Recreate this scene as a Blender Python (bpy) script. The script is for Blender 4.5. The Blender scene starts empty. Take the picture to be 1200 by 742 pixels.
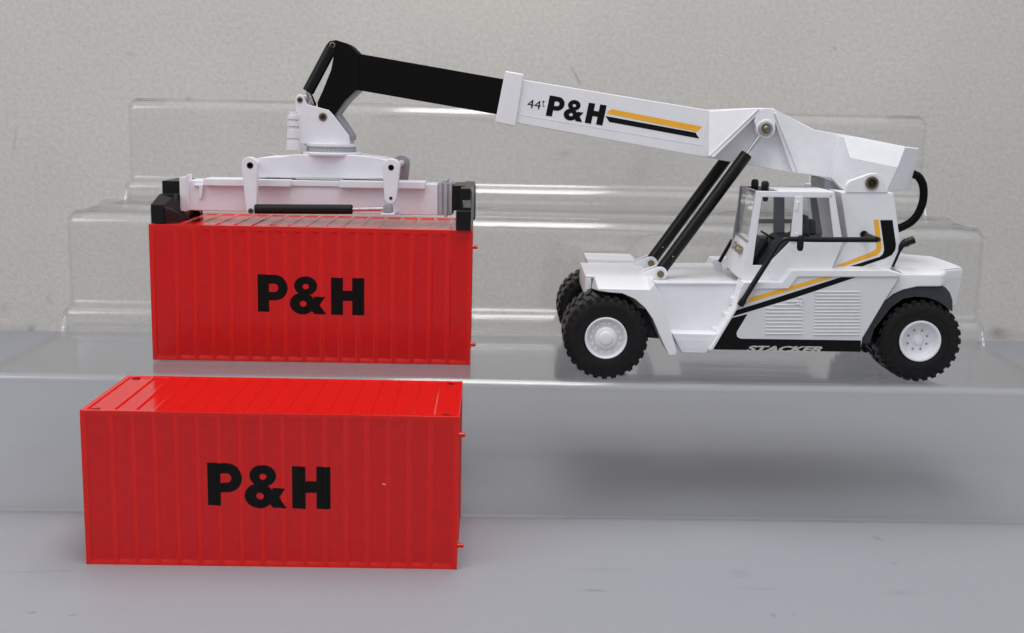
import bpy, bmesh, math, random
from mathutils import Vector, Matrix
random.seed(7)
S = bpy.context.scene
COL = S.collection
PI = math.pi
# ------------------------------------------------------------------ camera (1 unit = 1 cm)
F_PX, CAM_D, CAM_H, PITCH, ROLL = 1347.459, 35.5254, 14.8891, 0.176672, 0.02286
IW, IH = 1200.0, 742.0
fw = Vector((0, math.cos(PITCH), -math.sin(PITCH)))
up0 = Vector((0, math.sin(PITCH), math.cos(PITCH)))
rt0 = Vector((1, 0, 0))
RT = math.cos(ROLL)*rt0 + math.sin(ROLL)*up0
UP = -math.sin(ROLL)*rt0 + math.cos(ROLL)*up0
CAM = Vector((0, -CAM_D, CAM_H))
cd = bpy.data.cameras.new('camera'); cam = bpy.data.objects.new('camera', cd); COL.objects.link(cam)
cd.sensor_width = 36; cd.lens = 36*F_PX/IW; cd.clip_start = 0.5; cd.clip_end = 1000
M = Matrix(((RT.x, UP.x, -fw.x, CAM.x), (RT.y, UP.y, -fw.y, CAM.y), (RT.z, UP.z, -fw.z, CAM.z), (0, 0, 0, 1)))
cam.matrix_world = M
S.camera = cam
S.render.resolution_x, S.render.resolution_y = 1024, 633
S.view_settings.view_transform = 'Standard'; S.view_settings.look = 'None'
S.view_settings.exposure = 0; S.view_settings.gamma = 1
try:
    S.render.engine = 'CYCLES'
    S.cycles.transparent_max_bounces = 24; S.cycles.max_bounces = 10
    S.cycles.caustics_reflective = False; S.cycles.caustics_refractive = False
except Exception: pass
# world: even room light
w = bpy.data.worlds.new('World'); S.world = w; w.use_nodes = True
wn, wk = w.node_tree.nodes, w.node_tree.links
bg = wn['Background']; bg.inputs[1].default_value = 1.68
tcw = wn.new('ShaderNodeTexCoord'); sx = wn.new('ShaderNodeSeparateXYZ'); wk.new(tcw.outputs['Generated'], sx.inputs[0])
rp = wn.new('ShaderNodeValToRGB'); mrw = wn.new('ShaderNodeMapRange'); mrw.inputs[1].default_value = -1; wk.new(sx.outputs[2], mrw.inputs[0]); wk.new(mrw.outputs[0], rp.inputs[0])
rp.color_ramp.elements[0].position = 0.3; rp.color_ramp.elements[0].color = (0.13, 0.13, 0.135, 1)
rp.color_ramp.elements[1].position = 0.95; rp.color_ramp.elements[1].color = (0.62, 0.64, 0.67, 1)
el = rp.color_ramp.elements.new(0.52); el.color = (0.23, 0.235, 0.25, 1)
wk.new(rp.outputs[0], bg.inputs[0])
# ceiling lamps of the room
def area(name, loc, target, sx, sy, power, color=(1, 1, 1)):
    l = bpy.data.lights.new(name, 'AREA'); l.shape = 'RECTANGLE'; l.size = sx; l.size_y = sy; l.energy = power; l.color = color
    o = bpy.data.objects.new(name, l); COL.objects.link(o); o.location = loc
    d = Vector(target)-Vector(loc); o.rotation_euler = d.to_track_quat('-Z', 'Y').to_euler()
    return o
area('ceiling_lamp', (1, 0, 68), (1, 4, 5), 20, 64, 22500, (1, 0.985, 0.96))
area('side_lamp', (-75, -55, 70), (0, 12, 5), 60, 50, 18000, (0.95, 0.97, 1.0))

def W(px, py, Y):
    """point on the plane y = Y that the photograph shows at (px, py)"""
    d = (px-IW/2)/F_PX*RT - (py-IH/2)/F_PX*UP + fw
    t = (Y-CAM.y)/d.y
    return CAM + d*t
def X(px, py, Y): return W(px, py, Y).x
def Z(px, py, Y): return W(px, py, Y).z
def PX(Y): return 1.0/F_PX*(Y+CAM_D)*1.02          # size of one photo pixel at depth Y

# ------------------------------------------------------------------ materials
def newmat(name):
    m = bpy.data.materials.new(name); m.use_nodes = True
    return m, m.node_tree.nodes, m.node_tree.links, m.node_tree.nodes['Principled BSDF']
def plastic(name, col, rough=0.35, mottle=0.03, bump=0.02, scale=3.0, metal=0.0, sss=0.0, spec=0.5, coat=0.0):
    m, n, l, b = newmat(name)
    tc = n.new('ShaderNodeTexCoord'); no = n.new('ShaderNodeTexNoise'); no.inputs['Scale'].default_value = scale; no.inputs['Detail'].default_value = 6
    l.new(tc.outputs['Object'], no.inputs['Vector'])
    mx = n.new('ShaderNodeMix'); mx.data_type = 'RGBA'
    c2 = tuple(max(0, c*(1-mottle*3)) for c in col)
    mx.inputs[6].default_value = (*col, 1); mx.inputs[7].default_value = (*c2, 1)
    r = n.new('ShaderNodeMapRange'); r.inputs[1].default_value = 0.4; r.inputs[2].default_value = 0.75
    l.new(no.outputs['Fac'], r.inputs[0]); l.new(r.outputs[0], mx.inputs[0]); l.new(mx.outputs[2], b.inputs['Base Color'])
    n2 = n.new('ShaderNodeTexNoise'); n2.inputs['Scale'].default_value = 14; n2.inputs['Detail'].default_value = 4
    l.new(tc.outputs['Object'], n2.inputs['Vector'])
    r2 = n.new('ShaderNodeMapRange'); r2.inputs[3].default_value = rough*0.8; r2.inputs[4].default_value = rough*1.25
    l.new(n2.outputs['Fac'], r2.inputs[0]); l.new(r2.outputs[0], b.inputs['Roughness'])
    bp = n.new('ShaderNodeBump'); bp.inputs['Strength'].default_value = bump; bp.inputs['Distance'].default_value = 0.05
    n3 = n.new('ShaderNodeTexNoise'); n3.inputs['Scale'].default_value = 6
    l.new(tc.outputs['Object'], n3.inputs['Vector'])
    l.new(n3.outputs['Fac'], bp.inputs['Height']); l.new(bp.outputs[0], b.inputs['Normal'])
    b.inputs['Metallic'].default_value = metal
    b.inputs['Specular IOR Level'].default_value = spec
    if coat: b.inputs['Coat Weight'].default_value = coat; b.inputs['Coat Roughness'].default_value = 0.08
    return m
WHITE = plastic('white_enamel', (0.79, 0.79, 0.815), 0.36, 0.015, 0.03)
FILM = plastic('white_sticker_film', (0.68, 0.685, 0.70), 0.38, 0.015, 0.03)
WHITE2 = plastic('white_plastic', (0.76, 0.755, 0.80), 0.4, 0.015, 0.04)
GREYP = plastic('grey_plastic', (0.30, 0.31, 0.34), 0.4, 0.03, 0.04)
BLACK = plastic('black_plastic', (0.005, 0.0055, 0.005), 0.3, 0.1, 0.05, spec=0.28)
BLACKM = plastic('black_satin_paint', (0.0035, 0.0035, 0.003), 0.5, 0.1, 0.03, spec=0.1)
DARK = plastic('dark_plastic_and_shade', (0.032, 0.034, 0.042), 0.55, 0.1, 0.05)  # dark axles and seat, also the painted shade under the body
RUBBER = plastic('tyre_rubber', (0.006, 0.006, 0.006), 0.42, 0.2, 0.2, spec=0.28)
RED = plastic('red_body_plastic', (0.67, 0.010, 0.007), 0.14, 0.02, 0.02, spec=0.38)
REDP = plastic('red_panel_plastic', (0.60, 0.008, 0.009), 0.15, 0.03, 0.02, spec=0.38)  # slightly darker red for the recessed side panels between the ribs
BRASS = plastic('brass_pin', (0.30, 0.22, 0.13), 0.3, 0.1, 0.05, metal=1.0)
STEEL = plastic('bright_steel', (0.6, 0.6, 0.6), 0.22, 0.1, 0.05, metal=1.0)
INK = plastic('black_print', (0.004, 0.004, 0.004), 0.45, 0.0, 0.0, spec=0.15)
YELLOW = plastic('yellow_print', (0.92, 0.44, 0.02), 0.4, 0.02, 0.0)
SILVER = plastic('worn_white_print', (0.60, 0.59, 0.56), 0.4, 0.25, 0.0, scale=30)
GOLD = plastic('gold_print', (0.30, 0.17, 0.05), 0.4, 0.3, 0.0, scale=30)
ORANGE = plastic('orange_print', (0.7, 0.14, 0.03), 0.4)
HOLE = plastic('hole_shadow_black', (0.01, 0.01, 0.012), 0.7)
PALE = plastic('pale_scuff', (0.75, 0.45, 0.45), 0.5)

def clear(name, tint, rough=0.04, bump=0.0, rmul=1.0):
    m, n, l, b = newmat(name); n.remove(b)
    out = n['Material Output']
    t = n.new('ShaderNodeBsdfTransparent'); t.inputs[0].default_value = (*tint, 1)
    g = n.new('ShaderNodeBsdfGlossy'); g.inputs['Roughness'].default_value = rough
    fr = n.new('ShaderNodeLayerWeight'); fr.inputs['Blend'].default_value = 0.5
    pw = n.new('ShaderNodeMath'); pw.operation = 'POWER'; pw.inputs[1].default_value = 4.5; l.new(fr.outputs['Facing'], pw.inputs[0])
    mul = n.new('ShaderNodeMath'); mul.operation = 'MULTIPLY_ADD'; mul.inputs[1].default_value = 0.8; mul.inputs[2].default_value = 0.03*rmul; mul.use_clamp = True
    l.new(pw.outputs[0], mul.inputs[0])
    mix = n.new('ShaderNodeMixShader'); l.new(mul.outputs[0], mix.inputs[0]); l.new(t.outputs[0], mix.inputs[1]); l.new(g.outputs[0], mix.inputs[2])
    l.new(mix.outputs[0], out.inputs[0])
    if bump:
        tc = n.new('ShaderNodeTexCoord'); mp = n.new('ShaderNodeMapping'); mp.inputs['Scale'].default_value = (0.18, 1, 1)
        no = n.new('ShaderNodeTexNoise'); no.inputs['Scale'].default_value = 1.2; no.inputs['Detail'].default_value = 3
        l.new(tc.outputs['Object'], mp.inputs[0]); l.new(mp.outputs[0], no.inputs['Vector'])
        bp = n.new('ShaderNodeBump'); bp.inputs['Strength'].default_value = bump; bp.inputs['Distance'].default_value = 0.3
        l.new(no.outputs['Fac'], bp.inputs['Height']); l.new(bp.outputs[0], g.inputs['Normal']); l.new(bp.outputs[0], fr.inputs['Normal'])
    return m
ACRYL = clear('clear_acrylic', (0.990, 0.991, 0.990), 0.10, 0.08, 2.4)
GLAZE = clear('clear_glazing', (0.86, 0.87, 0.88), 0.03, 0.0)

# ------------------------------------------------------------------ mesh helpers
BM = bmesh.new
def prism(bm, pts, Y0, Y1, Yp=None, taper=None):
    """outline given in photo pixels on plane Yp (default Y0), made solid between depths Y0 and Y1"""
    q = [W(a, b, Y0 if Yp is None else Yp) for a, b in pts]
    xz = [(p.x, p.z) for p in q]
    prism_xz(bm, xz, Y0, Y1)
def prism_xz(bm, xz, Y0, Y1, xz1=None):
    xz1 = xz1 or xz
    A = [bm.verts.new((x, Y0, z)) for x, z in xz]; B = [bm.verts.new((x, Y1, z)) for x, z in xz1]
    n = len(A)
    f = [bm.faces.new(A), bm.faces.new(B[::-1])]
    for i in range(n):
        f.append(bm.faces.new((A[i], B[i], B[(i+1) % n], A[(i+1) % n])))
    bmesh.ops.recalc_face_normals(bm, faces=f)
def loft(bm, R0, R1, caps=True):
    A = [bm.verts.new(p) for p in R0]; B = [bm.verts.new(p) for p in R1]; n = len(A); f = []
    if caps: f += [bm.faces.new(A), bm.faces.new(B[::-1])]
    for i in range(n): f.append(bm.faces.new((A[i], B[i], B[(i+1) % n], A[(i+1) % n])))
    bmesh.ops.recalc_face_normals(bm, faces=f)
def box(bm, x0, x1, y0, y1, z0, z1):
    loft(bm, [(x0, y0, z0), (x1, y0, z0), (x1, y0, z1), (x0, y0, z1)], [(x0, y1, z0), (x1, y1, z0), (x1, y1, z1), (x0, y1, z1)])
def pbox(bm, a, b, Y0, Y1):
    """box from photo pixel corners a (top left) and b (bottom right) on plane Y0"""
    p, q = W(*a, Y0), W(*b, Y0); box(bm, p.x, q.x, Y0, Y1, q.z, p.z)
def cyl(bm, p, q, r, seg=20, r2=None, caps=True):
    p, q = Vector(p), Vector(q); d = (q-p).normalized(); r2 = r if r2 is None else r2
    a = d.orthogonal().normalized(); b = d.cross(a)
    R0 = [p+(a*math.cos(2*PI*i/seg)+b*math.sin(2*PI*i/seg))*r for i in range(seg)]
    R1 = [q+(a*math.cos(2*PI*i/seg)+b*math.sin(2*PI*i/seg))*r2 for i in range(seg)]
    loft(bm, R0, R1, caps)
def tube(bm, pts, r, seg=12):
    """swept round tube, spline-smoothed; r may be a list"""
    P = [Vector(p) for p in pts]; rs = r if isinstance(r, (list, tuple)) else [r]*len(P)
    rings = []; a = None
    for i, p in enumerate(P):
        d = (P[min(i+1, len(P)-1)]-P[max(i-1, 0)]).normalized()
        a = d.orthogonal().normalized() if a is None else (a-d*a.dot(d)).normalized()
        b = d.cross(a)
        rings.append([bm.verts.new(p+(a*math.cos(2*PI*k/seg)+b*math.sin(2*PI*k/seg))*rs[i]) for k in range(seg)])
    f = [bm.faces.new(rings[0]), bm.faces.new(rings[-1][::-1])]
    for i in range(len(rings)-1):
        for k in range(seg):
            f.append(bm.faces.new((rings[i][k], rings[i+1][k], rings[i+1][(k+1) % seg], rings[i][(k+1) % seg])))
    bmesh.ops.recalc_face_normals(bm, faces=f)
def smooth_path(pts, n=6):
    P = [Vector(p) for p in pts]; P = [P[0]]+P+[P[-1]]; out = []
    for i in range(1, len(P)-2):
        for k in range(n):
            t = k/n; a, b, c, d = P[i-1], P[i], P[i+1], P[i+2]
            out.append(0.5*((2*b)+(-a+c)*t+(2*a-5*b+4*c-d)*t*t+(-a+3*b-3*c+d)*t**3))
    out.append(P[-2]); return out
def lathe(bm, cx, cz, prof, seg=48, s=1, y0=0, caps=True):
    """profile [(r, y)] turned about the axis through (cx, cz) along y; s flips the outside"""
    rings = []
    for r, y in prof:
        rings.append([bm.verts.new((cx+r*math.cos(2*PI*i/seg), y0+s*y, cz+r*math.sin(2*PI*i/seg))) for i in range(seg)])
    f = []
    for a, b in zip(rings, rings[1:]):
        for i in range(seg): f.append(bm.faces.new((a[i], b[i], b[(i+1) % seg], a[(i+1) % seg])))
    if caps: f.append(bm.faces.new(rings[0])); f.append(bm.faces.new(rings[-1][::-1]))
    bmesh.ops.recalc_face_normals(bm, faces=f)
def capsule_outline(c0, r0, c1, r1, n=14):
    """outline (x,z) of two circles joined by tangents"""
    d = Vector(c1)-Vector(c0); L = d.length; a = math.atan2(d.y, d.x); ph = math.acos(max(-1, min(1, (r0-r1)/L)))
    pts = []
    for i in range(n+1):
        t = a+ph+(2*PI-2*ph)*i/n; pts.append((c0[0]+r0*math.cos(t), c0[1]+r0*math.sin(t)))
    for i in range(n+1):
        t = a-ph+2*ph*i/n; pts.append((c1[0]+r1*math.cos(t), c1[1]+r1*math.sin(t)))
    return pts
def chaikin(pts, n=2, closed=True):
    for _ in range(n):
        out = []
        for i in range(len(pts)):
            a, b = pts[i], pts[(i+1) % len(pts)]
            out += [(a[0]*.75+b[0]*.25, a[1]*.75+b[1]*.25), (a[0]*.25+b[0]*.75, a[1]*.25+b[1]*.75)]
        pts = out
    return pts

ORG = {}
def obj(name, bm, mat, parent=None, bevel=0.0, smooth=False, label=None, solid=0.0):
    me = bpy.data.meshes.new(name)
    o = bpy.data.objects.new(name, me); COL.objects.link(o)
    org = Vector((0, 0, 0))
    if parent is not None:
        org = ORG[parent.name]; o.parent = parent
    if parent is not None: bmesh.ops.translate(bm, verts=bm.verts, vec=-org)
    bm.to_mesh(me); bm.free(); me.materials.append(mat)
    ORG[o.name] = org
    if smooth:
        for p in me.polygons: p.use_smooth = True
    if solid:
        md = o.modifiers.new('thickness', 'SOLIDIFY'); md.thickness = solid; md.offset = 0
    if bevel:
        md = o.modifiers.new('soft edges', 'BEVEL'); md.width = bevel; md.segments = 2; md.limit_method = 'ANGLE'; md.angle_limit = math.radians(35)
        for p in me.polygons: p.use_smooth = True
        try:
            md2 = o.modifiers.new('weighted', 'WEIGHTED_NORMAL'); md2.keep_sharp = True
        except Exception: pass
    elif smooth:
        es = o.modifiers.new('split', 'EDGE_SPLIT'); es.split_angle = math.radians(38)
    if label: o['label'] = label
    return o
def root(name, loc, label, cat, group=None):
    o = bpy.data.objects.new(name, None); COL.objects.link(o); o.location = loc; o.empty_display_size = 0.5
    o['label'] = label; o['category'] = cat
    if group: o['group'] = group
    ORG[o.name] = Vector(loc); return o

# ------------------------------------------------------------------ lettering: heavy P & H in unit box (u right 0..1, v down 0..1)
def glyphs_PH():
    """list of convex quads/polys (u,v); measured off the print"""
    out = []
    def n(x, y): return ((x-155)/935.0, (y-150)/355.0)
    def ring(cx, cy, rx, ry, hx, hy, hrx, hry, a0=0, a1=2*PI, seg=36):
        for i in range(seg):
            t, u = a0+(a1-a0)*i/seg, a0+(a1-a0)*(i+1)/seg
            out.append([n(cx+rx*math.cos(t), cy+ry*math.sin(t)), n(cx+rx*math.cos(u), cy+ry*math.sin(u)),
                        n(hx+hrx*math.cos(u), hy+hry*math.sin(u)), n(hx+hrx*math.cos(t), hy+hry*math.sin(t))])
    def poly(*p): out.append([n(*q) for q in p])
    poly((152, 148), (254, 148), (254, 492), (152, 492))
    poly((250, 150), (300, 150), (300, 232), (250, 232)); poly((250, 308), (300, 308), (300, 385), (250, 385))
    ring(300, 267.5, 118, 117.5, 300, 270, 34, 38, -PI/2, PI/2, 20)
    ring(575, 247, 102, 88, 577, 252, 27, 25)
    ring(546, 410, 112, 100, 553, 410, 31, 27)
    poly((648, 345), (748, 345), (697, 422), (640, 440)); poly((610, 345), (668, 375), (758, 505), (650, 505), (600, 440))
    poly((799, 166), (904, 166), (904, 508), (799, 508)); poly((986, 166), (1093, 166), (1093, 508), (986, 508)); poly((900, 285), (990, 285), (990, 378), (900, 378))
    return out
PH = glyphs_PH()
def text_polys(body, bold=0.0, shear=0.0):
    cu = bpy.data.curves.new('t', 'FONT'); cu.body = body; cu.resolution_u = 3; cu.offset = bold; cu.shear = shear
    o = bpy.data.objects.new('t', cu); COL.objects.link(o)
    dg = bpy.context.evaluated_depsgraph_get(); me = bpy.data.meshes.new_from_object(o.evaluated_get(dg))
    bpy.data.objects.remove(o)
    vs = [v.co.copy() for v in me.vertices]
    x0, x1 = min(v.x for v in vs), max(v.x for v in vs); y0, y1 = min(v.y for v in vs), max(v.y for v in vs)
    return [[((vs[i].x-x0)/(x1-x0), 1-(vs[i].y-y0)/(y1-y0)) for i in p.vertices] for p in me.polygons]
def decal(polys, A, B, C, lift=0.006):
    """flat print: A = upper left, B = upper right, C = lower left in the world; lifted towards the viewer"""
    bm = BM(); A, B, C = Vector(A), Vector(B), Vector(C); nrm = (B-A).cross(C-A).normalized()
    if nrm.dot(CAM-A) < 0: nrm = -nrm
    for k, p in enumerate(polys):
        vs = [bm.verts.new(A+(B-A)*u+(C-A)*v+nrm*(lift+(0.00003*k if len(polys) < 200 else 0))) for u, v in p]
        f = bm.faces.new(vs); f.normal_update()
        if f.normal.dot(nrm) < 0: f.normal_flip()
    return bm
def flatpoly(polys_px, Y):
    bm = BM()
    for p in polys_px: 
        f = bm.faces.new([bm.verts.new(W(a, b, Y)) for a, b in p]); f.normal_update()
        if f.normal.y > 0: f.normal_flip()
    return bm

# ================================================================== SETTING
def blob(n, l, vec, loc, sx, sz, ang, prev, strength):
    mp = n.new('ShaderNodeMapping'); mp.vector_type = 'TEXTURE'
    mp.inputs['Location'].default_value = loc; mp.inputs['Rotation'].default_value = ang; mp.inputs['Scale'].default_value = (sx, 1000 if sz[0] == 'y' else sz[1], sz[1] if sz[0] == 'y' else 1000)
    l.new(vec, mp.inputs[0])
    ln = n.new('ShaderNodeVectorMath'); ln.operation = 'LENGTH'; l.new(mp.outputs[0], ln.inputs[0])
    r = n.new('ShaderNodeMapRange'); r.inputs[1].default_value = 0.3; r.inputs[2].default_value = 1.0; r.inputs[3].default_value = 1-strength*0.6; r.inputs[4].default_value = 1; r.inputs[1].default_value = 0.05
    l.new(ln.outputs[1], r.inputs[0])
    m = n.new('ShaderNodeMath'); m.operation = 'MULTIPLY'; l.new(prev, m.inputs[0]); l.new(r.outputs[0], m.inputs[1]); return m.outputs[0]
def setting_mat(name, c1, c2, kind):
    m, n, l, b = newmat(name)
    tc = n.new('ShaderNodeTexCoord'); pos = tc.outputs['Object']
    big = n.new('ShaderNodeTexNoise'); big.inputs['Scale'].default_value = 0.06 if kind == 'wall' else 0.05; big.inputs['Detail'].default_value = 4; l.new(pos, big.inputs[0])
    mx = n.new('ShaderNodeMix'); mx.data_type = 'RGBA'; mx.inputs[6].default_value = (*c1, 1); mx.inputs[7].default_value = (*c2, 1)
    r = n.new('ShaderNodeMapRange'); r.inputs[1].default_value = 0.35; r.inputs[2].default_value = 0.65; l.new(big.outputs[0], r.inputs[0]); l.new(r.outputs[0], mx.inputs[0])
    fine = n.new('ShaderNodeTexNoise'); fine.inputs['Scale'].default_value = 3.6 if kind == 'wall' else 4; fine.inputs['Detail'].default_value = 8; fine.inputs['Roughness'].default_value = 0.68
    l.new(pos, fine.inputs[0])
    fr = n.new('ShaderNodeMapRange'); fr.inputs[1].default_value = 0.25; fr.inputs[2].default_value = 0.75
    a = 0.13 if kind == 'wall' else 0.03
    fr.inputs[3].default_value = 1-a; fr.inputs[4].default_value = 1+a; l.new(fine.outputs[0], fr.inputs[0])
    val = fr.outputs[0]
    # small dirt specks
    vo = n.new('ShaderNodeTexNoise'); vo.inputs['Scale'].default_value = 0.9 if kind == 'wall' else 0.8; vo.inputs['Detail'].default_value = 5; vo.inputs['Roughness'].default_value = 0.75; l.new(pos, vo.inputs[0])
    sr = n.new('ShaderNodeMapRange'); sr.inputs[1].default_value = 0.705; sr.inputs[2].default_value = 0.77; sr.inputs[3].default_value = 1; sr.inputs[4].default_value = 0.85 if kind == 'wall' else 0.8; l.new(vo.outputs[0], sr.inputs[0])
    mm = n.new('ShaderNodeMath'); mm.operation = 'MULTIPLY'; l.new(val, mm.inputs[0]); l.new(sr.outputs[0], mm.inputs[1]); val = mm.outputs[0]
    return m, n, l, b, pos, mx, val, fine
def finish(m, n, l, b, mx, val, fine, rough, bump, dist):
    vm = n.new('ShaderNodeVectorMath'); vm.operation = 'SCALE'; l.new(mx.outputs[2], vm.inputs[0]); l.new(val, vm.inputs['Scale']); l.new(vm.outputs[0], b.inputs['Base Color'])
    b.inputs['Roughness'].default_value = rough
    bp = n.new('ShaderNodeBump'); bp.inputs['Strength'].default_value = bump; bp.inputs['Distance'].default_value = dist
    l.new(fine.outputs[0], bp.inputs['Height']); l.new(bp.outputs[0], b.inputs['Normal'])

# table top
m, n, l, b, pos, mx, val, fine = setting_mat('bench_top', (0.318, 0.322, 0.350), (0.30, 0.304, 0.330), 'table')
for px, py, sx, sy, st, an in [(38, 718, 0.18, 0.10, 0.6, 0), (85, 721, 0.2, 0.07, 0.6, 0.2), (696, 692, 0.5, 0.14, 0.45, 0), (40, 670, 2.6, 0.10, 0.22, 0.12), (1028, 631, 0.12, 0.35, 0.5, 0.5), (906, 721, 0.12, 0.2, 0.5, 0), (930, 720, 0.1, 0.14, 0.4, 0),
                               (1048, 660, 0.2, 0.1, 0.4, 0), (1055, 695, 0.9, 0.25, 0.18, 0.1), (868, 672, 0.5, 0.5, 0.15, 0), (890, 690, 0.9, 0.12, 0.2, 0), (710, 668, 1.4, 0.3, 0.15, 0)]:
    d = (px-600)/F_PX*RT-(py-371)/F_PX*UP+fw; q = CAM+d*(-CAM.z/d.z)
    val = blob(n, l, pos, (q.x, q.y, 0), sx, ('y', sy), (0, 0, an), val, st)
    # Mapping: x scale sx, y scale sy
for nd in n:
    if nd.type == 'MAPPING':
        s = nd.inputs['Scale'].default_value; nd.inputs['Scale'].default_value = (s[0], s[2], 1000)
finish(m, n, l, b, mx, val, fine, 0.55, 0.05, 0.03)
bm = BM(); box(bm, -160, 160, -30, 60, -3, 0)
t = obj('table_top', bm, m); t['kind'] = 'structure'; t['label'] = 'matt blue grey table top with small scratches'
# wall (stands slightly askew to the camera)
wl = math.atan2(42.6-38.25, 34.26+32.36); wy0 = 38.25+32.36*math.tan(wl)
m, n, l, b, pos, mx, val, fine = setting_mat('rough_plaster', (0.635, 0.60, 0.557), (0.575, 0.555, 0.52), 'wall')
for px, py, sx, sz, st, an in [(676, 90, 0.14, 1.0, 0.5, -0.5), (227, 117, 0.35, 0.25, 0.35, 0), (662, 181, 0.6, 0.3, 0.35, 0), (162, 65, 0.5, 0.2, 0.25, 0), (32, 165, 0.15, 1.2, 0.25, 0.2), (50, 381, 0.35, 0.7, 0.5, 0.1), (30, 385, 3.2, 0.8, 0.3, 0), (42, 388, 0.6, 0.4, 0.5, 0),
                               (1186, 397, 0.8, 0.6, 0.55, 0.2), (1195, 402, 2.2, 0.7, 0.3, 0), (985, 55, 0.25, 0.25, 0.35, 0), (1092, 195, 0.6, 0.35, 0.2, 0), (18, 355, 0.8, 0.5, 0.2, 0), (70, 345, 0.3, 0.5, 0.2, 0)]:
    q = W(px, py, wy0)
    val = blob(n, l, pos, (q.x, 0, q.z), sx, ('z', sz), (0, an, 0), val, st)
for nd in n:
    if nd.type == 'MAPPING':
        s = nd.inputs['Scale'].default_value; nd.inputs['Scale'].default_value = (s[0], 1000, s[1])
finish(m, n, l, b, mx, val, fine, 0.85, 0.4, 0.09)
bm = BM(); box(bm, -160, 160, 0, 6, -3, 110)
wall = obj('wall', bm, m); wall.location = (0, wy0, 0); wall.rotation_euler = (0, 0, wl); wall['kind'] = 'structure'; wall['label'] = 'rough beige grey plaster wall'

# ================================================================== CLEAR STEPPED STAND
Z1, Z2, Z3 = 5.20, 10.15, 15.08
YS = (5.35, 14.75, 23.3); XL, XR = -19.45, 20.95
def stand_profile():
    P = []   # (y, z, ny, nz) front bottom -> back
    def arc(cy, cz, r, a0, a1, n, s):
        for i in range(n+1):
            a = a0+(a1-a0)*i/n; P.append((cy+r*math.cos(a), cz+r*math.sin(a), s*math.cos(a), s*math.sin(a)))
    zs = (0, Z1, Z2, Z3)
    for i in range(3):
        y, z0, z1 = YS[i], zs[i], zs[i+1]
        if i == 0:
            P.append((y-0.16, 0.06, 0, 0)); P.append((y-0.02, 0.07, -0.3, 0)); P.append((y, 0.12, -1, 0))
        else:
            # hollow bead along the foot of the riser
            arc(y-0.5, z0+0.52, 0.42, math.radians(-90), math.radians(-180), 6, 1)
            arc(y-0.5, z0+0.52, 0.42, math.radians(180), math.radians(80), 8, 1)
            arc(y-0.22, z0+1.16, 0.22, math.radians(-90), math.radians(0), 4, -1)
        rr = (0.3, 0.55, 0.55)[i]
        P.append((y, z1-rr-0.5, -1, 0))
        arc(y+rr, z1-rr, rr, math.radians(180), math.radians(90), 8, 1)
        if i < 2:
            P.append((y+1.6, z1-0.03, 0, 1))
            if i == 1:
                arc(y+4.2, z1-0.42, 0.62, math.radians(133), math.radians(47), 8, 1)
            P.append((YS[i+1]-1.05, z1, 0, 1))
    P.append((29.5, Z3, 0, 1)); return P
def stand_mesh():
    bm = BM(); prof = stand_profile(); R = 0.38; rows = []
    xs = []
    for k in range(9):
        a = (PI/2)*k/8; xs.append((XL+R-R*math.cos(a) if False else XL+R*(1-math.sin(a)), R*(1-math.cos(a))))
    xs = [(XL+R*(1-math.cos(PI/2*k/8)), R*(1-math.sin(PI/2*k/8))) for k in range(9)]
    mid = [(XL+R+(XR-XL-2*R)*k/24.0, 0) for k in range(1, 24)]
    xe = [(XR-(x-XL), o) for x, o in xs[::-1]]
    tot = xs+mid+xe; yaw = 0.030; c, s = math.cos(yaw), math.sin(yaw)
    for x, off in tot:
        row = []
        sag = 0.0
        for (y, z, ny, nz) in prof:
            yy, zz = y-ny*off, z-nz*off
            zz = max(zz, 0.02)
            if z > 1: zz += 0.035*math.sin(x*0.33+y*0.5)*min(1, z/5)*(0 if 8 > y > 7 else 1)*0.5
            row.append(bm.verts.new((x*c-(yy)*s*0, yy+x*s, zz)))
        rows.append(row)
    for a, b in zip(rows, rows[1:]):
        for i in range(len(prof)-1): bm.faces.new((a[i], a[i+1], b[i+1], b[i]))
    bmesh.ops.remove_doubles(bm, verts=bm.verts, dist=1e-5)
    return bm
st = root('display_stand', (0.5, 5.5, 0), 'clear stepped plastic display stand of three tiers on the grey table', 'display stand')
obj('stepped_shell', stand_mesh(), ACRYL, st, smooth=True, solid=0.09)

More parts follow.
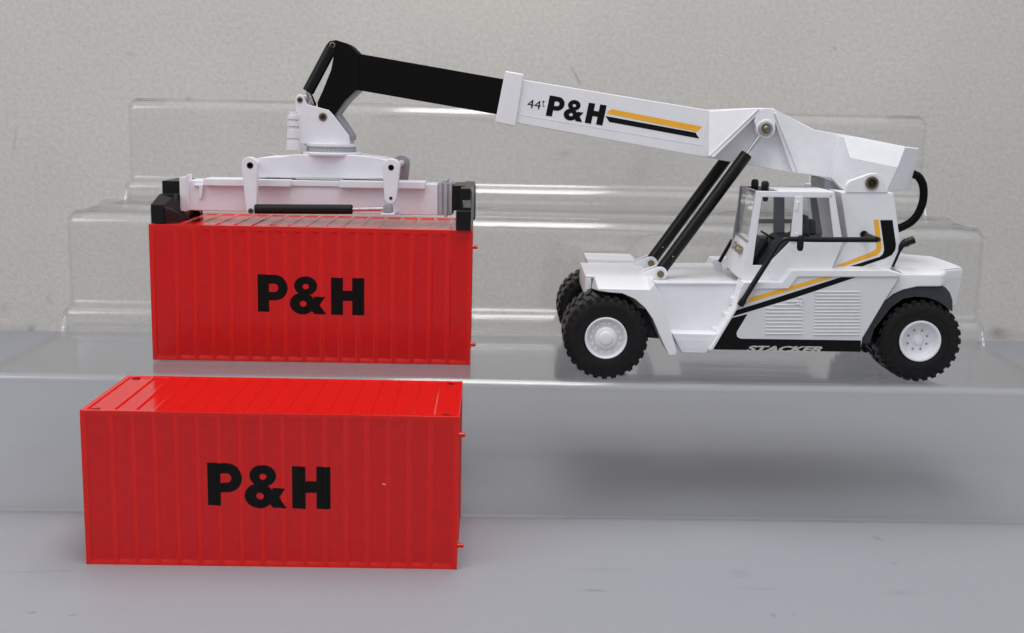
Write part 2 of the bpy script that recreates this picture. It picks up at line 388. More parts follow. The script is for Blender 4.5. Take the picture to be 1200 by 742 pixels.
# ================================================================== CONTAINERS
CL, CW, CH = 12.1, 4.92, 5.19
NR = 16
def container(name, x, y, z, yaw, label, group, extra=False):
    r = root(name, (x, y, z), label, 'container', group); r.rotation_euler = (0, 0, yaw); ORG[r.name] = Vector((0, 0, 0))
    rib_x = [0.30+(CL-0.50)*(i+1)/(NR+1.0) for i in range(NR)]
    hw, sl, dp = 0.055, 0.05, 0.045        # half width, slope, depth of the ribs
    def prof(L0, L1, xs):                    # (pos, height) polyline across the ribs
        p = [(L0, dp), (L0+0.0001, dp)]
        p = [(L0, dp), (L0+0.16, dp), (L0+0.19, 0)]
        for c in xs: p += [(c-hw-sl, 0), (c-hw, dp), (c+hw, dp), (c+hw+sl, 0)]
        p += [(L1-0.19, 0), (L1-0.16, dp), (L1, dp)]; return p
    pf = prof(0, CL, rib_x)
    bm = BM()
    def ribbed(fn, p, a0, a1, m0, m1):
        """fn(pos, across, height): panel strip with plain margins at both ends"""
        rows = []
        for s, full in ((a0, 1), (a0+m0, 1), (a0+m0+0.10, 0), (a1-m1-0.10, 0), (a1-m1, 1), (a1, 1)):
            rows.append([bm.verts.new(fn(q, s, dp if full else h)) for q, h in p])
        for u, v in zip(rows, rows[1:]):
            for i in range(len(p)-1): bm.faces.new((u[i], u[i+1], v[i+1], v[i]))
        return rows
    ribbed(lambda q, s, h: (q, dp-h, s), pf, 0, CH, 0.10, 0.14)                    # near long side
    ribbed(lambda q, s, h: (q, CW-dp+h, s), pf, 0, CH, 0.10, 0.14)                # far long side
    ribbed(lambda q, s, h: (q, s, CH-dp+h), pf, 0, CW, 0.15, 0.15)                # roof
    nend = 6; ex = [0.3+(CW-0.6)*(i+1)/(nend+1.0) for i in range(nend)]; pe = prof(0, CW, ex)
    ribbed(lambda q, s, h: (dp-h, q, s), pe, 0, CH, 0.12, 0.14)                     # closed end
    ribbed(lambda q, s, h: (CL-dp+h, q, s), prof(0, CW, [CW/2]), 0, CH, 0.12, 0.14)  # door end
    f = bm.faces.new([bm.verts.new(v) for v in ((0, 0, 0), (CL, 0, 0), (CL, CW, 0), (0, CW, 0))])
    bmesh.ops.remove_doubles(bm, verts=bm.verts, dist=2e-4)
    bmesh.ops.recalc_face_normals(bm, faces=bm.faces); bm.faces.index_update(); bm.normal_update()
    thin = []  # side panel faces that take the darker red
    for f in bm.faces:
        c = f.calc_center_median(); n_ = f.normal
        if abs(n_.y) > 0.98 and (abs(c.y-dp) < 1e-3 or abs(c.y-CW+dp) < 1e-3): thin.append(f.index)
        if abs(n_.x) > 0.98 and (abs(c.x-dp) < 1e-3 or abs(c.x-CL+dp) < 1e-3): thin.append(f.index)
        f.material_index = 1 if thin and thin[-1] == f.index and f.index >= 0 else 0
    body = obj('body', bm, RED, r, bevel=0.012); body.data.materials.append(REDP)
    # door hinge pegs
    for zz in (0.78, 4.55):
        b2 = BM(); cyl(b2, (CL-0.005, 0.14, zz), (CL+0.20, 0.14, zz), 0.075, 14); cyl(b2, (CL+0.2, 0.14, zz), (CL+0.215, 0.14, zz), 0.075, 14, r2=0.05); obj('peg', b2, RED, body, smooth=True)
    # lifting holes in the roof corners
    for hx, hy in ((0.42, 0.30), (CL-0.42, 0.30), (0.42, CW-0.30), (CL-0.42, CW-0.30)):
        b2 = BM(); loft(b2, [(hx-0.14, hy-0.06, CH+0.003), (hx+0.12, hy-0.08, CH+0.003), (hx+0.1, hy+0.09, CH+0.003)], [(hx-0.14, hy-0.06, CH-0.1), (hx+0.12, hy-0.08, CH-0.1), (hx+0.1, hy+0.09, CH-0.1)])
        obj('corner_hole', b2, plastic('deep_red_recess', (0.16, 0.004, 0.006), 0.5) if 'deep_red_recess' not in bpy.data.materials else bpy.data.materials['deep_red_recess'], body)
    # print on the near side, following the ribs
    def ribh(q):
        for (a, ha), (b_, hb) in zip(pf, pf[1:]):
            if a <= q <= b_: return ha+(hb-ha)*(q-a)/max(1e-6, b_-a)
        return 0
    b2 = BM()
    u0, u1, v0, v1 = (4.03, 8.03, 3.36, 1.88) if not extra else (4.01, 7.95, 3.50, 2.02)
    for p in PH:
        kk = len(b2.faces); vs = [b2.verts.new((u0+(u1-u0)*u, -0.00004*kk, v0+(v1-v0)*v)) for u, v in p]; b2.faces.new(vs)
    for a, h in pf:
        if u0-0.1 < a < u1+0.1:
            g = list(b2.verts)+list(b2.edges)+list(b2.faces)
            bmesh.ops.bisect_plane(b2, geom=g, plane_co=(a, 0, 0), plane_no=(1, 0, 0), dist=1e-5)
    for v in b2.verts: v.co.y = v.co.y+dp-ribh(v.co.x)-0.006
    for f in b2.faces:
        f.normal_update()
        if f.normal.y > 0: f.normal_flip()
    obj('lettering', b2, INK, body, label='heavy black letters P&H printed on the ribbed side')
    if extra:
        b2 = BM(); c = (9.72, dp-0.004, 2.98)
        for i in range(14):
            t0, t1 = -2.3+3.6*i/14, -2.3+3.6*(i+1)/14
            b2.faces.new([b2.verts.new((c[0]+rr*math.cos(t), c[1], c[2]+rr*math.sin(t))) for rr, t in ((0.13, t0), (0.13, t1), (0.095, t1), (0.095, t0))])
        obj('dent_mark', b2, PALE, body)
    return r
GRP = 'red toy shipping containers'
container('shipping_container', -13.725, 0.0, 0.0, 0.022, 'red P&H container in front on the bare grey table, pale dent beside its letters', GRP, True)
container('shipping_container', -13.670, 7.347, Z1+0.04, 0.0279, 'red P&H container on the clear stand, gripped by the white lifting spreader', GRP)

# ================================================================== REACH STACKER
YC = 10.1
def mir(Y): return 2*YC-Y
RTK = root('reach_stacker', (W(890, 430, YC).x, YC, Z1), 'white toy crane truck with raised boom and black inner boom, on the clear stand', 'toy vehicle')
YF, YB, YP = 6.0, 7.1, 6.25     # fender face, recessed body face, side panel face

# --- chassis
bm = BM()
prism(bm, [(768, 333), (1050, 331), (1040, 350), (1012, 392), (1010, 396), (835, 392), (786, 389), (776, 360)], YB, mir(YB))
dz = W(768, 333, YB).z
p0, p1 = W(686, 330, YB), W(768, 333, YB)
CHX0 = W(690, 322, 8.3).x
loft(bm, [(CHX0, 8.35, dz-0.02), (p1.x+0.05, 8.35, dz-0.02), (p1.x+0.05, 8.35, dz-1.2), (CHX0+0.15, 8.35, dz-0.9)],
         [(CHX0, mir(8.35), dz-0.02), (p1.x+0.05, mir(8.35), dz-0.02), (p1.x+0.05, mir(8.35), dz-1.2), (CHX0+0.15, mir(8.35), dz-0.9)])
chassis = obj('chassis', bm, WHITE, RTK, bevel=0.035)
bm = BM(); prism(bm, [(787, 388.5), (834, 390.5), (834, 391.3), (787, 389.3)], YB-0.012, YB+0.02); obj('seam', bm, INK, chassis)
bm = BM(); prism(bm, [(768, 333.5), (880, 333.5), (881, 331), (766, 330.5)], YB-0.08, YB+0.3); obj('deck_lip', bm, WHITE, chassis, bevel=0.02)
for a, b_ in (((857, 349), (866, 358)), ((849, 367), (857, 373)), ((836, 385), (848, 391))):
    bm = BM(); pbox(bm, a, b_, YP+0.5, YB+0.02); obj('step_rung', bm, WHITE, chassis, bevel=0.02)
# under-frame and wheel wells, the underside shadow put into their dark colour
bm = BM(); prism(bm, [(1014, 392), (1038, 352), (1052, 343), (1075, 338), (1106, 338), (1114, 346), (1112, 366), (1085, 372), (1040, 400), (1014, 404)], 8.75, mir(8.75), Yp=7.6)
prism(bm, [(700, 345), (770, 345), (785, 392), (1000, 396), (1000, 404), (790, 404), (740, 400)], 8.6, mir(8.6), Yp=7.6)
under = obj('under_frame_shade', bm, DARK, RTK, bevel=0.03)
# --- front fenders with mudguards
def fender(s):
    Y = (lambda y: y) if s > 0 else mir
    bm = BM()
    xi0, xi1 = W(696, 322, 8.3).x, W(764, 324, 8.3).x; zi = W(696, 322, 8.3).z
    a = [W(701, 341, YF), W(761, 339.5, YF), W(767, 331, YF+0.4)]
    zo = a[0].z
    r0 = [(a[0].x, Y(YF), zo), (W(761, 340, YF).x, Y(YF), zo), (W(761, 340, YF).x, Y(YF), zo+0.10), (a[0].x-0.02, Y(YF), zo+0.10)]
    r1 = [(a[0].x-0.1, Y(8.3), zi-0.55), (W(766, 332, 8.3).x, Y(8.3), zi-0.55), (xi1+0.1, Y(8.3), zi), (xi0, Y(8.3), zi)]
    loft(bm, r0, r1)
    arch = [(701, 341), (761, 339.5), (767, 332.5), (773, 345), (781, 368), (787, 390), (793, 412), (792, 416), (784, 417), (778, 404), (771, 388), (765, 374), (756, 361), (744, 350.5), (729, 344), (715, 343)]
    q = [W(u, v, YF) for u, v in arch]; prism_xz(bm, [(p.x, p.z) for p in q], Y(YF+0.002), Y(8.2))
    o = obj('front_fender', bm, WHITE, RTK, bevel=0.03)
    return o
fender(1); ff = fender(-1)
# far fender raised ledge
bm = BM(); z_ = W(686, 313, 13.0).z; za = W(686, 298, 13.6).z
box(bm, W(687, 300, 13.4).x, W(743, 300, 13.4).x, 12.0, 14.15, z_-0.2, za-0.18); box(bm, W(685, 300, 13.4).x, W(741, 300, 13.4).x, 12.3, 14.18, za-0.2, za)
obj('fender_ledge', bm, WHITE, ff, bevel=0.06)
# front nose plate under the deck
bm = BM(); a, b_ = W(681, 312, 12.4), W(685, 340, 8.4)
box(bm, CHX0-0.14, CHX0+0.1, 8.2, mir(8.2), dz-0.72, dz+0.02); box(bm, CHX0-0.14, p1.x, 8.2, mir(8.2), dz, dz+0.12)
obj('nose_plate', bm, WHITE, chassis, bevel=0.04)
# --- front step box below the body
bm = BM()
prism(bm, [(787, 390), (841, 391.5), (828, 414.5), (799, 414)], YP+0.15, YB+1.2)
stp = obj('step', bm, WHITE, RTK, bevel=0.05)
bm = BM(); prism(bm, [(793, 398), (834, 399), (825, 410), (802, 409.5)], YP+0.14, YP+0.2); obj('step_recess', bm, WHITE2, stp)
# --- side panels
def side(s):
    Y = (lambda y: y) if s > 0 else mir
    bm = BM(); out = [(877, 338), (923, 337), (934, 322.5), (1056, 322.5), (1036, 354), (1011, 396), (1008, 413), (833, 410)]
    q = [W(u, v, YP) for u, v in out]; prism_xz(bm, [(p.x, p.z) for p in q], Y(YP), Y(YB+0.3))
    sp = obj('side_panel', bm, FILM, RTK, bevel=0.03)
    bm = BM(); lip = [(868, 338), (872, 331), (917, 331), (928, 317), (1041, 317), (1058, 321.5), (1056, 324.5), (935, 324.5), (924, 338.5), (878, 339), (835, 411), (831, 410.5), (861, 362)]
    q = [W(u, v, YP-0.06) for u, v in lip]; prism_xz(bm, [(p.x, p.z) for p in q], Y(YP-0.06), Y(YB+0.25))
    obj('panel_rim', bm, WHITE, sp, bevel=0.025)
    for x0, x1, y0, y1, nn in ((897, 940, 349, 391, 11), (953, 1007, 342, 392, 14)):
        bm = BM()
        for i in range(nn):
            yy = y0+(y1-y0)*i/(nn-1.0)
            xs_ = x0+(3 if x0 > 950 else 0)*(1-i/(nn-1.0)); xs_ = max(xs_, 934-(yy-349.5)*3.32) if x0 < 950 else xs_
            a = W(xs_, yy, YP); b2 = W(x1+(1 if x0 > 950 else 1)*(1-i/(nn-1.0)), yy, YP); h = 0.034
            z = (a.z+b2.z)/2; z0_, z1_ = a.z, b2.z
            loft(bm, [(a.x, Y(YP), z0_-h), (a.x, Y(YP), z0_+h), (a.x, Y(YP-0.045), z0_-h*0.2)], [(b2.x, Y(YP), z1_-h), (b2.x, Y(YP), z1_+h), (b2.x, Y(YP-0.045), z1_-h*0.2)])
        obj('louvre_grille', bm, FILM, sp)
    return sp
sp = side(1); side(-1)
e = 0.008
obj('yellow_stripe', flatpoly([[(879, 349), (965, 324.5), (979, 324.5), (922, 341.5), (876, 355)]], YP-e), YELLOW, sp)
obj('black_stripe', flatpoly([[(862, 364), (985, 325), (1003, 325), (930, 349.5), (857, 371.5)]], YP-e), INK, sp)
obj('black_sill', flatpoly([[(855, 373.5), (876, 368), (864, 388), (863, 391), (864, 395), (868, 397), (838, 409.5), (833.5, 409.5)], [(868, 397), (1009, 399), (1008.5, 412.5), (838, 409.6)]], YP-e), INK, sp)
obj('orange_reflector', flatpoly([[(866, 359), (870, 353), (876, 355), (868, 359)]], YP-0.07), ORANGE, sp)
bm = BM()
tp = text_polys('STACKER', 0.045, 0.3)
obj('lettering', decal([[(u, v) for u, v in p] for p in tp], W(875, 405, YP-e), W(964, 406, YP-e), W(874, 412, YP-e), 0.008), SILVER, sp, label='small worn white letters STACKER on the black sill')
bm = BM()
obj('badge', flatpoly([[(933, 352), (937, 355), (942, 351), (939, 356), (940, 360), (936, 357), (930, 357), (934, 355)]], YP-0.05), WHITE, sp)

# --- rear counterweight
ym = 6.55
pts = [W(1042, 330, ym), W(1104, 322, ym)]
zt = W(1104, 322, ym).z; xa = W(1057, 322, ym).x; xb = W(1100, 322, ym).x; xe = W(1124, 314, 9.0).x
half = [(xa, ym), (xb-0.1, ym), (xb+0.2, ym+0.10), (xb+0.42, ym+0.36), (xb+0.58, ym+0.75), (xb+0.66, ym+1.3), (xe-0.02, ym+2.0), (xe+0.02, YC)]
plan = half+[(x, mir(y)) for x, y in half[-2::-1]]
zb = W(1104, 336, ym).z
bm = BM(); loft(bm, [(x, y, zt) for x, y in plan], [(x, y, zb) for x, y in plan])
# domed top
cxm = (xa+xe)/2
loft(bm, [(x, y, zt-0.001) for x, y in plan], [(xa+0.1+(x-xa)*0.9, YC+(y-YC)*0.86, zt+0.10) for x, y in plan])
# tail apron going down behind the wheel
xq = W(1109, 336, ym).x
ap = [(xq-0.0, ym+0.55)]+half[4:]
ap = ap+[(x, mir(y)) for x, y in ap[-2::-1]]
ap = [(x+(0.006 if abs(x-xq) > 1e-6 else 0), y) for x, y in ap]
loft(bm, [(x, y, zt-0.14) for x, y in ap], [(x-0.12*(1), y, W(1115, 364, 7.5).z) for x, y in ap])
# arch piece in front of the wheel
for s in (1, -1):
    Y = (lambda y: y) if s > 0 else mir
    q = [W(u, v, ym) for u, v in [(1056, 321), (1104, 321.5), (1104, 336), (1075, 336.2), (1058, 340), (1047, 345), (1037, 353)]]
    prism_xz(bm, [(p.x, p.z) for p in q], Y(ym-0.012), Y(ym+1.9))
cwt = obj('counterweight', bm, WHITE, RTK, bevel=0.06)
for s in (1, -1):
    bm = BM(); Y = (lambda y: y) if s > 0 else mir
    q = [W(u, v, 6.7) for u, v in [(1011, 402), (1012, 392), (1037, 353.5), (1047, 345.5), (1058, 340.5), (1075, 336.7), (1108, 336.7), (1113, 343), (1116, 352), (1116, 365), (1112, 363), (1107, 358), (1098, 352), (1086, 348.5), (1072, 347.5), (1058, 350), (1044, 360), (1024, 386), (1019, 402)]]
    prism_xz(bm, [(p.x, p.z) for p in q], Y(6.68), Y(8.8))
    obj('wheel_arch_shade', bm, DARK, cwt)  # dark band, the shade between arch and tyre put into its colour
# --- pedestal (mast) carrying the boom pivot
YM = 7.35
bm = BM()
prism(bm, [(985, 225), (1047, 226), (1050, 245), (1055, 283), (1054, 298), (1045, 312), (1040, 326), (972, 326), (974, 314), (994, 284)], YM, mir(YM))
mast = obj('pedestal', bm, WHITE, RTK, bevel=0.04)
for s in (1, -1):
    Y = (lambda y: y) if s > 0 else mir
    q = [W(u, v, YM-0.04) for u, v in [(991, 226), (992, 217), (996, 212), (1020, 203.5), (1028, 203), (1034, 207), (1041, 226)]]
    bm = BM(); prism_xz(bm, [(p.x, p.z) for p in q], Y(YM-0.04), Y(YM+0.25)); obj('pivot_ear', bm, WHITE, mast, bevel=0.03)
    c = W(1021.5, 214.5, YM-0.04); bm = BM()
    lathe(bm, c.x, c.z, [(0.24, 0.1), (0.24, -0.07), (0.16, -0.07), (0.15, -0.005), (0.001, -0.005)], 28, 1 if s > 0 else -1, Y(YM-0.04)); pin = obj('pivot_pin', bm, BRASS, mast, smooth=True)
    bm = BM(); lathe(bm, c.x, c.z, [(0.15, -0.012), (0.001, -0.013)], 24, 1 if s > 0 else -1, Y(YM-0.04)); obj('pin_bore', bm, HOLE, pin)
    if s < 0: continue
obj('yellow_stripe', flatpoly([[(1024, 257.5), (1029.5, 257.5), (1032.5, 283), (1026.5, 283)], [(1026.5, 283), (1032.5, 283), (1033, 291), (1031, 296), (1027, 292), (1027.5, 288)], [(1027, 292), (1031, 296), (1028, 299), (980, 315), (972, 315), (1020, 296)]], YM-e), YELLOW, mast)
obj('black_stripe', flatpoly([[(1031.5, 258), (1046, 258), (1050, 287), (1049, 293), (1036, 293), (1035.5, 287)], [(1036, 293), (1049, 293), (1045, 299), (1037, 303), (1031, 301), (1034.5, 298)], [(1031, 301), (1037, 303), (999, 316), (984, 316)]], YM-e), INK, mast)
# counter rod / lever and hose at the back
bm = BM(); tube(bm, smooth_path([W(1046, 313, 7.0), W(1050, 304, 7.0), W(1054, 295, 7.0), W(1057, 288, 7.0), W(1062, 284.5, 7.0), W(1071, 281, 7.0)], 5), [0.05]*11+[0.07+0.011*i for i in range(14)][:10]+[0.15]*5, 12)
obj('exhaust_pipe', bm, BLACK, RTK, smooth=True)
bm = BM(); tube(bm, smooth_path([W(1070, 204, 9), W(1077, 208, 9), W(1082, 219, 9), W(1081.5, 236, 9), W(1075, 252, 9), W(1065, 262, 9), W(1050, 269, 9)], 6), 0.155, 14)
obj('hydraulic_hose', bm, BLACKM, RTK, smooth=True)

# --- wheels
def wheel(name_px, yn, wdt, s, rim_kind, label=None):
    """yn: outer face depth of the near wheel; s=-1 builds the far one"""
    c = W(*name_px, yn); cx, cz = c.x, Z1+1.56; R = 1.57
    yo = yn if s > 0 else mir(yn)
    r = obj('wheel', wheel_hub(cx, cz, yo, s, wdt), GREYP, RTK)
    bm = BM()
    prof = [(0.70, 0.10), (0.78, 0.02), (0.95, -0.03), (1.20, -0.03), (1.36, 0.0), (1.47, 0.06), (1.51, 0.17), (1.515, wdt-0.17), (1.47, wdt-0.06), (1.36, wdt), (1.0, wdt), (0.70, wdt-0.1)]
    lathe(bm, cx, cz, prof, 72, s, yo, caps=False)
    lathe(bm, cx, cz, [(1.09, -0.01), (1.09, -0.045), (1.12, -0.045), (1.12, -0.01)], 72, s, yo, caps=False)
    NL = 28
    for k in range(NL):
        for side_ in (0, 1):
            a = 2*PI*(k+0.5*side_)/NL; da = 2*PI/NL*0.31; sk = 2*PI/NL*0.42
            y0_, y1_ = (0.02, wdt*0.47) if side_ == 0 else (wdt-0.02, wdt*0.53)
            def P(r_, a_, y_): return (cx+r_*math.cos(a_), yo+s*y_, cz+r_*math.sin(a_))
            # chevron block reaching over the shoulder
            Ro = R
            A = [P(1.42, a-da, y0_), P(1.42, a+da, y0_), P(Ro-0.012, a+da*0.85, y0_+(0.04 if side_ == 0 else -0.04)), P(Ro-0.012, a-da*0.85, y0_+(0.04 if side_ == 0 else -0.04))]
            mid = (y0_*0.45+y1_*0.55)
            B = [P(1.44, a-da+sk*.35, mid), P(1.44, a+da+sk*.35, mid), P(Ro, a+da*0.85+sk*.35, mid), P(Ro, a-da*0.85+sk*.35, mid)]
            C = [P(1.44, a-da*.8+sk, y1_), P(1.44, a+da*.8+sk, y1_), P(Ro, a+da*0.7+sk, y1_), P(Ro, a-da*0.7+sk, y1_)]
            loft(bm, A, B); loft(bm, B, C)
            # small side lug
            if side_ == 0 or True:
                ys = 0.02 if side_ == 0 else wdt-0.02; d_ = -0.05 if side_ == 0 else 0.05
                loft(bm, [P(1.34, a-da*0.55, ys+0.0), P(1.34, a+da*.55, ys), P(1.50, a+da*.9, ys+0.03), P(1.50, a-da*.9, ys+0.03)],
                         [P(1.37, a-da*0.45, ys+d_*.7), P(1.37, a+da*.45, ys+d_*.7), P(1.49, a+da*.75, ys+d_*0.4), P(1.49, a-da*.75, ys+d_*0.4)])
    obj('tyre', bm, RUBBER, r, bevel=0.0, smooth=True)
    bm = BM()
    if rim_kind == 'front':
        pr = [(0.72, 0.3), (0.78, 0.06), (0.775, -0.05), (0.74, -0.065), (0.70, -0.03), (0.68, 0.08), (0.665, 0.16), (0.60, 0.18), (0.47, 0.17), (0.42, 0.15), (0.40, 0.0), (0.365, -0.03), (0.27, -0.04), (0.25, -0.08), (0.21, -0.10), (0.10, -0.11), (0.001, -0.112)]
    else:
        pr = [(0.72, 0.3), (0.78, 0.06), (0.775, -0.05), (0.74, -0.065), (0.68, -0.04), (0.65, 0.05), (0.63, 0.2), (0.58, 0.27), (0.52, 0.30), (0.24, 0.28), (0.21, 0.24), (0.16, 0.22), (0.14, 0.16), (0.001, 0.15)]
    lathe(bm, cx, cz, pr, 56, s, yo, caps=False)
    nb = 14 if rim_kind == 'front' else 8; rb = 0.54 if rim_kind == 'front' else 0.38; yb = 0.13 if rim_kind == 'front' else 0.27
    for k in range(nb):
        a = 2*PI*k/nb; p = (cx+rb*math.cos(a), cz+rb*math.sin(a))
        if rim_kind == 'front': cyl(bm, (p[0], yo+s*(yb+0.06), p[1]), (p[0], yo+s*(yb-0.06), p[1]), 0.05, 10)
    rm = obj('rim', bm, WHITE, r, smooth=True)
    if rim_kind == 'rear':
        for k in range(nb):
            a = 2*PI*(k+.5)/nb; p = (cx+rb*math.cos(a), cz+rb*math.sin(a)); b2 = BM()
            cyl(b2, (p[0], yo+s*0.30, p[1]), (p[0], yo+s*0.272, p[1]), 0.045, 10); obj('bolt_hole', b2, GREYP, rm)
def wheel_hub(cx, cz, yo, s, wdt):
    bm = BM(); cyl(bm, (cx, yo+s*0.32, cz), (cx, yo+s*(wdt+0.05), cz), 0.6, 24); return bm
wheel((710, 398), 5.95, 2.35, 1, 'front'); wheel((710, 398), 5.95, 2.35, -1, 'front')
wheel((1078, 401), 6.75, 1.9, 1, 'rear'); wheel((1078, 401), 6.75, 1.9, -1, 'rear')
for px in ((710, 398, 5.95), (1078, 401, 6.75)):
    c = W(*px); bm = BM(); cyl(bm, (c.x, 8.2, Z1+1.5), (c.x, mir(8.2), Z1+1.5), 0.28, 16); box(bm, c.x-0.4, c.x+0.4, 8.7, mir(8.7), Z1+1.2, Z1+2.2); obj('axle', bm, DARK, RTK, bevel=0.03)
bm = BM(); pbox(bm, (1008, 395), (1024, 404), 7.6, 8.6); obj('tow_bracket', bm, DARK, under)

# --- cab
YCN, YCF = 6.75, 9.55
bm = BM(); T = 0.13
bars = {
 'roof_rail': [(886, 224), (978, 225), (974, 232), (892, 231)],
 'front_pillar': [(886, 224), (893, 230), (882, 311), (870, 329), (868.5, 328)],
 'rear_pillar': [(978, 225), (987.5, 284), (977.5, 284), (971.5, 231)]}
for k, p in bars.items():
    q = [W(u, v, YCN) for u, v in p]
    prism_xz(bm, [(a.x, a.z) for a in q], YCN, YCN+T)
prism(bm, [(882, 311), (900, 311), (913, 328.5), (869, 328.5)], YCN+0.003, YCN+T)
cab = obj('cab', bm, WHITE, RTK, bevel=0.02)
bm = BM()
prism(bm, [(926, 284), (988, 284), (975, 315), (972, 328), (905, 328.5), (898, 312)], YCN-0.02, YCN+T)
prism(bm, [(931.5, 230), (941, 230), (940, 286), (926, 286)], YCN-0.02, YCN+T)
door = obj('door', bm, WHITE, cab, bevel=0.02)
bm = BM(); prism(bm, [(933, 237), (936.5, 236), (935, 247), (932, 247)], YCN-0.07, YCN-0.0); obj('door_hinge', bm, WHITE, door, bevel=0.015)
bm = BM(); prism(bm, [(932, 273), (935, 273), (935, 277), (932, 277)], YCN-0.07, YCN); obj('door_handle', bm, WHITE, door, bevel=0.015)
# far side frame, floor, back wall and roof
bm = BM()
def fr(p): return [(W(u, v, YCN).x, W(u, v, YCN).z) for u, v in p]
for p in (bars['roof_rail'], bars['front_pillar'], bars['rear_pillar'], [(927, 230), (940, 230), (940, 286), (926, 286)], ):
    prism_xz(bm, fr(p), YCF, YCF+T)
prism_xz(bm, fr([(876, 286), (987, 284), (975, 315), (972, 328), (870, 328)]), YCF+0.003, YCF+T)
prism(bm, [(884, 257), (930, 257), (930, 262), (884, 262)], YCF+0.01, YCF+0.2)
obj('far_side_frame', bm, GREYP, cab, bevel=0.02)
bm = BM(); q = fr([(912, 223.5), (978, 224.5), (977, 227.5), (912, 226.5)]); prism_xz(bm, q, YCN+T, YCF); q = fr([(886, 224), (889, 224), (889, 227), (886, 227)]); prism_xz(bm, q, YCN+T, YCF)
obj('roof', bm, WHITE2, cab, bevel=0.01)
bm = BM(); q = fr([(870, 326), (972, 326), (972, 329), (870, 329)]); prism_xz(bm, q, YCN+T, YCF); obj('floor', bm, WHITE, cab)
bm = BM()
c = [W(876, 283, YCN), W(863, 273.5, YCF), W(847, 309, YCF), W(868.5, 328, YCN)]
loft(bm, [v+Vector((0.0, 0.002, 0)) for v in c], [v+Vector((0.12, 0.002, 0.0)) for v in c]); fp = obj('front_panel', bm, WHITE, cab, bevel=0.015)
a_, b_, c_, d_ = W(874, 288, YCN), W(862, 280, YCF), W(857, 292, YCF), W(870.5, 302, YCN)
def lerp(p, q, t): return p+(q-p)*t
A_ = lerp(c[0], c[1], .85)*0.80+lerp(c[3], c[2], .85)*0.20; B_ = lerp(c[0], c[1], .12)*0.80+lerp(c[3], c[2], .12)*0.20; C_ = lerp(c[0], c[1], .85)*0.56+lerp(c[3], c[2], .85)*0.44
obj('lettering', decal(tp, A_, B_, C_, 0.06), GOLD, fp, label='tiny dark gold letters STACKER on the cab front')
# front frame of windscreen
bm = BM()
n0, n1 = W(886, 224, YCN), W(876, 283, YCN); f0, f1 = Vector((n0.x, YCF, n0.z)), W(863, 273.5, YCF)
cyl(bm, f0, f1, 0.075, 4); cyl(bm, n0+Vector((0.03, 0.1, -0.03)), f0+Vector((0.03, 0, -0.03)), 0.06, 4); cyl(bm, n1, f1, 0.05, 4)
obj('windscreen_frame', bm, GREYP, cab)
bm = BM(); bm.faces.new([bm.verts.new(v) for v in (n0, f0, f1, n1)]); obj('windscreen', bm, GLAZE, cab, solid=0.03)
bm = BM(); prism(bm, [(892, 231), (931, 231), (926, 283), (899, 311), (882, 311)], YCN+0.05, YCN+0.08); obj('window', bm, GLAZE, cab)
bm = BM(); prism(bm, [(941, 231), (972, 231), (978, 284), (940, 284)], YCN+0.05, YCN+0.08); obj('window', bm, GLAZE, cab)
# seat, dashboard, steering wheel
bm = BM()
prism(bm, [(938, 262), (948, 262), (951, 292), (946, 312), (902, 313), (898, 300), (904, 286), (914, 277), (936, 277)], 7.4, 8.9)
prism(bm, [(941, 252), (948, 253), (949, 263), (940, 263)], 7.5, 8.0); prism(bm, [(948, 257), (956, 258), (957, 276), (948, 276)], 8.3, 8.8)
seat = obj('seat', bm, DARK, cab, bevel=0.08)
bm = BM(); prism(bm, [(882, 312), (886, 292), (893, 278), (900, 282), (901, 296), (912, 302), (914, 312)], 7.2, 8.9); obj('dashboard', bm, BLACK, cab, bevel=0.06)
bm = BM(); cc = W(900, 276, 8.0)
ringp = [cc+Vector((0.30*math.cos(t)*0.86, 0.32*math.sin(t), -0.30*math.cos(t)*0.5)) for t in [2*PI*i/24 for i in range(25)]]
tube(bm, ringp, 0.035, 8); cyl(bm, cc, cc+Vector((-0.15, 0, -0.4)), 0.045, 10); cyl(bm, ringp[0], ringp[12], 0.025, 8); cyl(bm, ringp[6], ringp[18], 0.025, 8)
obj('steering_wheel', bm, BLACK, cab, smooth=True)
# lamps and mirror on the cab
def pod(px, py, hw, hh, Y, name, mat, par):
    c = W(px, py, Y); bm = BM(); s_ = PX(Y)
    lathe_z(bm, c, [(0.0005, -hh*s_), (hw*s_*.7, -hh*s_*.92), (hw*s_, -hh*s_*.6), (hw*s_, hh*s_*.6), (hw*s_*.7, hh*s_*.92), (0.0005, hh*s_)]); return obj(name, bm, mat, par, smooth=True)
def lathe_z(bm, c, prof, seg=18):
    rings = [[bm.verts.new((c.x+r*math.cos(2*PI*i/seg), c.y+r*math.sin(2*PI*i/seg)*1.1, c.z+z)) for i in range(seg)] for r, z in prof]
    f = []
    for a, b in zip(rings, rings[1:]):
        for i in range(seg): f.append(bm.faces.new((a[i], a[(i+1) % seg], b[(i+1) % seg], b[i])))
    bmesh.ops.recalc_face_normals(bm, faces=f)
pod(884.5, 217, 4.2, 7, YCF-0.35, 'work_lamp', BLACK, cab); pod(896.5, 219, 4.4, 7, YCN+0.6, 'work_lamp', BLACK, cab); pod(897, 233, 3, 3.2, YCN+0.6, 'interior_mirror', BLACK, cab)
# far side grab rail
bm = BM(); tube(bm, [W(858, 281, YCF+0.9), W(843, 307, YCF+0.9)], 0.075, 10); far_rail = obj('handrail', bm, BLACK, RTK, smooth=True)
bm = BM(); c = W(840, 309, YCF+0.9); box(bm, c.x-0.12, c.x+0.2, c.y-0.15, c.y+0.15, dz, c.z+0.03); obj('rail_foot', bm, WHITE, far_rail, bevel=0.03)
